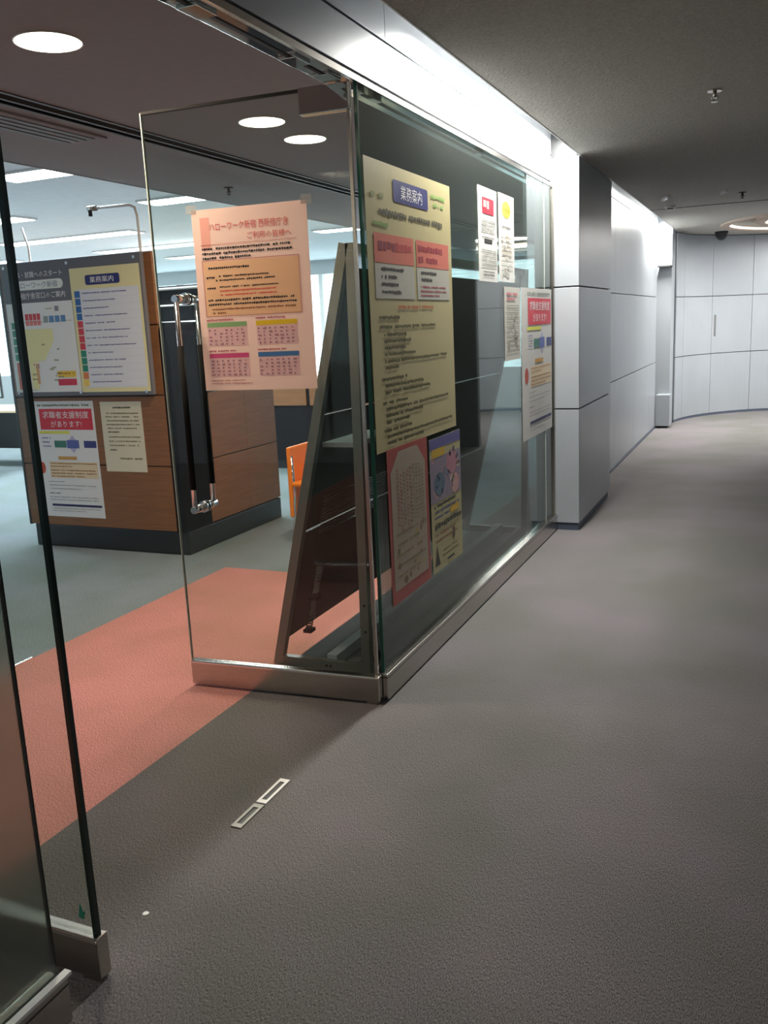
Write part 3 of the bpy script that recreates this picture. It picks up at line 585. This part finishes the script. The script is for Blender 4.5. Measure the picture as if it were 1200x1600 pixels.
# sloping back panel in three rows, slightly overlapping
for i, (z0, z1) in enumerate(((.12, .62), (.63, 1.14), (1.15, 1.74))):
    m = MB(); e = .008
    x0, x1 = slx(z0) + e, slx(z1) + e
    m.prism([(x0 - .012, z0), (x0 + .006, z0), (x1 + .006, z1), (x1 - .012, z1)], AY0 + .02, AY1 - .02, 'y').build('back_panel', 'rack_dark', a)
for z in (.80, .60):
    m = MB(); x = slx(z) + .07
    m.bar((x, AY0 + .08, z), (x, AY1 - .1, z), .018, .010).build('shelf_rail', 'chrome', a)
m = MB()
for q in range(14): z = .61 + q * .013; m.tube([(slx(z) + .066, AY0 + .06, z), (slx(z) + .066, AY0 + .75, z)], .0022, 5)
o = m.build('wire_pocket', 'steel', a); o['kind'] = 'stuff'
box((-.36, AY0 + .05, 1.0), (-.20, AY0 + .5, 1.02)).build('shelf', 'office_grey', a)
# wound plastic spine of booklets hanging at the near end
for z0, z1, xx in ((.33, .47, 0.0), (.16, .30, -.0)):
    m = MB(); n = int((z1 - z0) / .011)
    for q in range(n): z = z0 + q * .011; m.ring((slx(z) + .09, AY0 + .07), .012, .016, z, z + .004, 12)
    m.build('spiral_binding', 'steel', a)
for z in (.31, .48, .15): bbox((slx(z) + .07, AY0 + .05, z - .012), (slx(z) + .11, AY0 + .10, z + .004), .002).build('clip', 'black', a)

# ------------------------------------------------------------------ lights and fittings in the foyer ceiling
def downlight(x, y, label):
    t = thing('downlight', label, 'light', (x, y, ZC), 0, 'round downlights in the foyer ceiling')
    MB().ring((0, 0), .116, .121, -.004, .004, 40).build('trim_ring', 'white_plastic', t)
    MB().disc((0, 0), .116, -.003, .002, 40).build('diffuser', 'warm_light', t)
    area_light('lamp', (x, y, ZC - .012), .21, .21, P_DOWN, (1, 0.80, 0.58), shape='DISK')
downlight(-1.015, 2.70, 'round glowing downlight nearest the camera, at the upper left')
downlight(-1.035, 4.206, 'round glowing downlight, left one of the pair above the pink notice')
downlight(-1.054, 4.706, 'round glowing downlight, right and smaller one of the pair above the pink notice')
for y in (-1.6,): area_light('lamp', (-1.03, y, ZC - .012), .21, .21, P_DOWN, (1, 0.80, 0.58), shape='DISK')
t = thing('air_grille', 'long narrow ceiling air grille left of the dark ceiling groove', 'air grille', (-2.02, 0, ZC))
bbox((-.13, 1.9, -.012), (.14, 4.03, .0), .004).build('frame', 'ceiling_foyer', t)
for q in range(4): box((-.10 + q * .055, 1.95, -.016), (-.07 + q * .055, 3.98, -.011)).build('slot', 'trim_dark', t)
def sprinkler(x, y, z, mtl, label):
    t = thing('sprinkler', label, 'sprinkler', (x, y, z))
    MB().disc((0, 0), .034, -.006, 0, 24).build('escutcheon', mtl, t); MB().tube([(0, 0, -.004), (0, 0, -.035)], .009, 10).build('nozzle', mtl, t)
    for s_ in (-1, 1): MB().tube([(0, .0, -.02), (s_ * .016, 0, -.03), (0, 0, -.05)], .003, 6).build('yoke_arm', mtl, t)
    MB().disc((0, 0), .016, -.054, -.050, 16).build('deflector', mtl, t)
sprinkler(1.098, 4.915, ZC, 'steel', 'sprinkler head on the dark corridor ceiling, nearest one')
sprinkler(1.094, 9.15, ZC, 'black', 'dark sprinkler head far down the corridor ceiling')
sprinkler(-2.32, 5.863, ZC, 'trim_dark', 'small dark sprinkler on the foyer soffit above the pink notice')
sprinkler(-1.273, 2.68, ZC, 'trim_dark', 'small dark sprinkler beside the downlight at the left edge')
for x, y, s_, lb in ((.437, 8.967, .11, 'thin pale bar on the far corridor ceiling near the bright wall'), (.95, 8.9, .07, 'short pale bar on the far corridor ceiling beside the dark sprinkler')):
    t = thing('ceiling_bar', lb, 'fitting', (x, y, ZC), R(20)); bbox((-.014, -s_, -.022), (.014, s_, -.0), .004).build('cover', 'white_plastic', t); box((-.006, -s_ * .8, -.024), (.006, s_ * .8, -.021)).build('lens', 'lens_white', t)
t = thing('smoke_detector', 'small round detector on the far ceiling near the bright wall', 'detector', (.40, 9.75, ZC)); MB().disc((0, 0), .05, -.02, 0, 24, .055).build('base', 'white_plastic', t); MB().disc((0, 0), .03, -.035, -.02, 24, .035).build('sensor', 'rack_frame', t)
t = thing('dome_camera', 'black dome camera under the ceiling by the curved wall', 'camera', (.70, 13.38, ZC))
MB().disc((0, 0), .085, -.035, 0, 28).build('mount', 'black', t)
m = MB(); bmesh.ops.create_uvsphere(m.bm, u_segments=24, v_segments=12, radius=.075)
for v in m.bm.verts: v.co.z -= .04
m.build('dome', 'black', t)

# ------------------------------------------------------------------ office ceiling lights
def fixture(x0, x1, y, lab):
    t = thing('ceiling_light', 'white fluorescent office ceiling light, ' + lab, 'light', ((x0 + x1) / 2, y, 2.75), 0, 'fluorescent lights of the office ceiling'); hw = (x1 - x0) / 2
    bbox((-hw, -.16, -.018), (hw, .16, 0), .004).build('housing', 'white_plastic', t)
    box((-hw + .02, -.14, -.022), (hw - .02, .14, -.017)).build('diffuser', 'tube_light', t)
    area_light('lamp', ((x0 + x1) / 2, y, 2.72), x1 - x0, .28, P_OFFICE * (x1 - x0) / 1.2, (0.93, 0.97, 1))
NTH = ['nearest', 'second nearest', 'third nearest', 'fourth nearest', 'second farthest', 'farthest']
for y, w_ in zip((5.45, 7.2, 8.95, 10.7, 12.4), ('nearest', 'second nearest', 'third nearest', 'fourth nearest', 'farthest')): fixture(-4.1, -2.95, y, w_ + ' of the row cut off by the foyer soffit')
for y, w_ in zip((5.45, 7.2, 8.95, 10.7, 12.4), ('nearest', 'second nearest', 'third nearest', 'fourth nearest', 'farthest')): fixture(-7.7, -5.6, y, w_ + ' of the long row beyond the kiosk')
for y, w_ in zip((7.2, 10.7), ('nearer', 'farther')): fixture(-11.4, -9.3, y, w_ + ' of the two by the left windows')

# ------------------------------------------------------------------ office furniture glimpsed through the glass
def desk(x, y, w, d, label, rz=0):
    t = thing('desk', label, 'desk', (x, y, 0), rz)
    bbox((-w / 2, -d / 2, .69), (w / 2, d / 2, .72), .004).build('top', 'beige', t)
    for sx in (-1, 1): box((sx * (w / 2 - .03) - .02, -d / 2 + .04, 0), (sx * (w / 2 - .03) + .02, d / 2 - .04, .69)).build('side_panel', 'office_grey', t)
    box((-w / 2 + .05, d / 2 - .06, .15), (w / 2 - .05, d / 2 - .04, .69)).build('modesty_panel', 'rack_dark', t)
def chair(x, y, rz, back, seat, label, cat='chair', low=False):
    t = thing('office_chair', label, cat, (x, y, 0), rz)
    bbox((-.23, -.22, .42), (.23, .23, .48), .02).build('seat', seat, t)
    m = MB(); m.box((-.21, .20, .56), (.21, .25, .98)); m.bevel(.022, 3); m.build('backrest', back, t)
    MB().tube([(0, .12, .43), (0, .25, .46), (0, .265, .62)], .014, 8).build('back_strut', 'black', t)
    MB().tube([(0, 0, .42), (0, 0, .10)], .025, 10).build('column', 'steel', t)
    for q in range(5):
        an = R(72 * q + 18); l = MB().tube([(0, 0, .11), (.27 * math.cos(an), .27 * math.sin(an), .065)], [.02, .014], 8).build('leg', 'black', t)
        MB().tube([(.27 * math.cos(an), .27 * math.sin(an) - .012, .028), (.27 * math.cos(an), .27 * math.sin(an) + .012, .028)], .028, 12).build('caster', 'black', l)
def leg_chair(x, y, rz, back, label, zb=.46):
    t = thing('visitor_chair', label, 'chair', (x, y, 0), rz)
    bbox((-.22, -.22, .42), (.22, .22, .455), .015).build('seat', back, t)
    m = MB(); m.box((-.215, .222, zb), (.215, .250, zb + .50)); m.bevel(.012, 3); m.build('backrest', back, t)
    for sx in (-.19, .19):
        MB().tube([(sx, -.20, .0), (sx, -.19, .42)], .012, 8).build('leg', 'chrome', t); MB().tube([(sx, .24, .0), (sx, .215, .42), (sx, .225, zb + .44)], .012, 8).build('leg', 'chrome', t)
desk(-7.6, 8.3, 1.6, .8, 'beige topped desk seen past the left side of the kiosk')
chair(-6.95, 7.3, 0, 'black_soft', 'black_soft', 'black swivel chair at the beige desk, left of the kiosk')
desk(-8.4, 11.6, 2.0, .8, 'beige topped desk far back in front of the office windows')
desk(-5.1, 9.6, 1.8, .8, 'beige topped desk behind the kiosk')
chair(-5.0, 8.9, R(10), 'black_soft', 'black_soft', 'black swivel chair behind the kiosk')
leg_chair(-1.44, 5.56, R(90), 'orange', 'orange chair with its back turned, behind the brochure rack', .20)
# counter with wooden screen behind the rack
t = thing('service_counter', 'wood fronted service counter far behind the orange chair', 'counter', (-3.0, 8.7, 0))
bbox((-.9, -.3, .98), (1.2, .35, 1.02), .004).build('top', 'beige', t); box((-.85, -.25, .1), (1.15, .3, .98)).build('body', 'black_soft', t); box((-.85, -.22, 0), (1.15, .3, .1)).build('plinth', 'base_black', t)
for q in range(3): bbox((-.8 + q * .66, -.27, .70), (-.8 + q * .66 + .62, -.25, .96), .003).build('wood_panel', 'wood', t)
# dark shelving with pale rows, seen over the kiosk's low side
t = thing('file_shelf', 'dark shelving with thin pale shelves seen above the low side of the kiosk', 'shelf', (-5.9, 10.75, 0))
box((-.9, 0, 0), (1.1, .05, 2.2)).build('back', 'black_soft', t)
for sx in (-.9, 1.08): box((sx, -.35, 0), (sx + .02, 0, 2.2)).build('side_panel', 'rack_dark', t)
for q in range(9): box((-.88, -.34, .3 + q * .23), (1.08, 0, .318 + q * .23)).build('shelf', 'white_plastic', t)
def monitor(x, y, z, rz, label):
    t = thing('monitor', label, 'monitor', (x, y, z), rz)
    bbox((-.25, -.02, .10), (.25, .02, .42), .004).build('screen_case', 'black', t); box((-.23, -.022, .12), (.23, -.02, .40)).build('screen', pm((0.25, 0.36, 0.42)), t)
    box((-.03, .0, .01), (.03, .03, .2)).build('neck', 'black', t); bbox((-.11, -.08, 0), (.11, .09, .012), .003).build('foot', 'black', t)
monitor(-5.3, 9.65, .72, R(15), 'computer monitor on the desk behind the kiosk, left of two')
monitor(-4.6, 9.65, .72, R(-5), 'computer monitor on the desk behind the kiosk, right of two')
monitor(-7.8, 8.35, .72, R(30), 'computer monitor on the desk left of the kiosk')
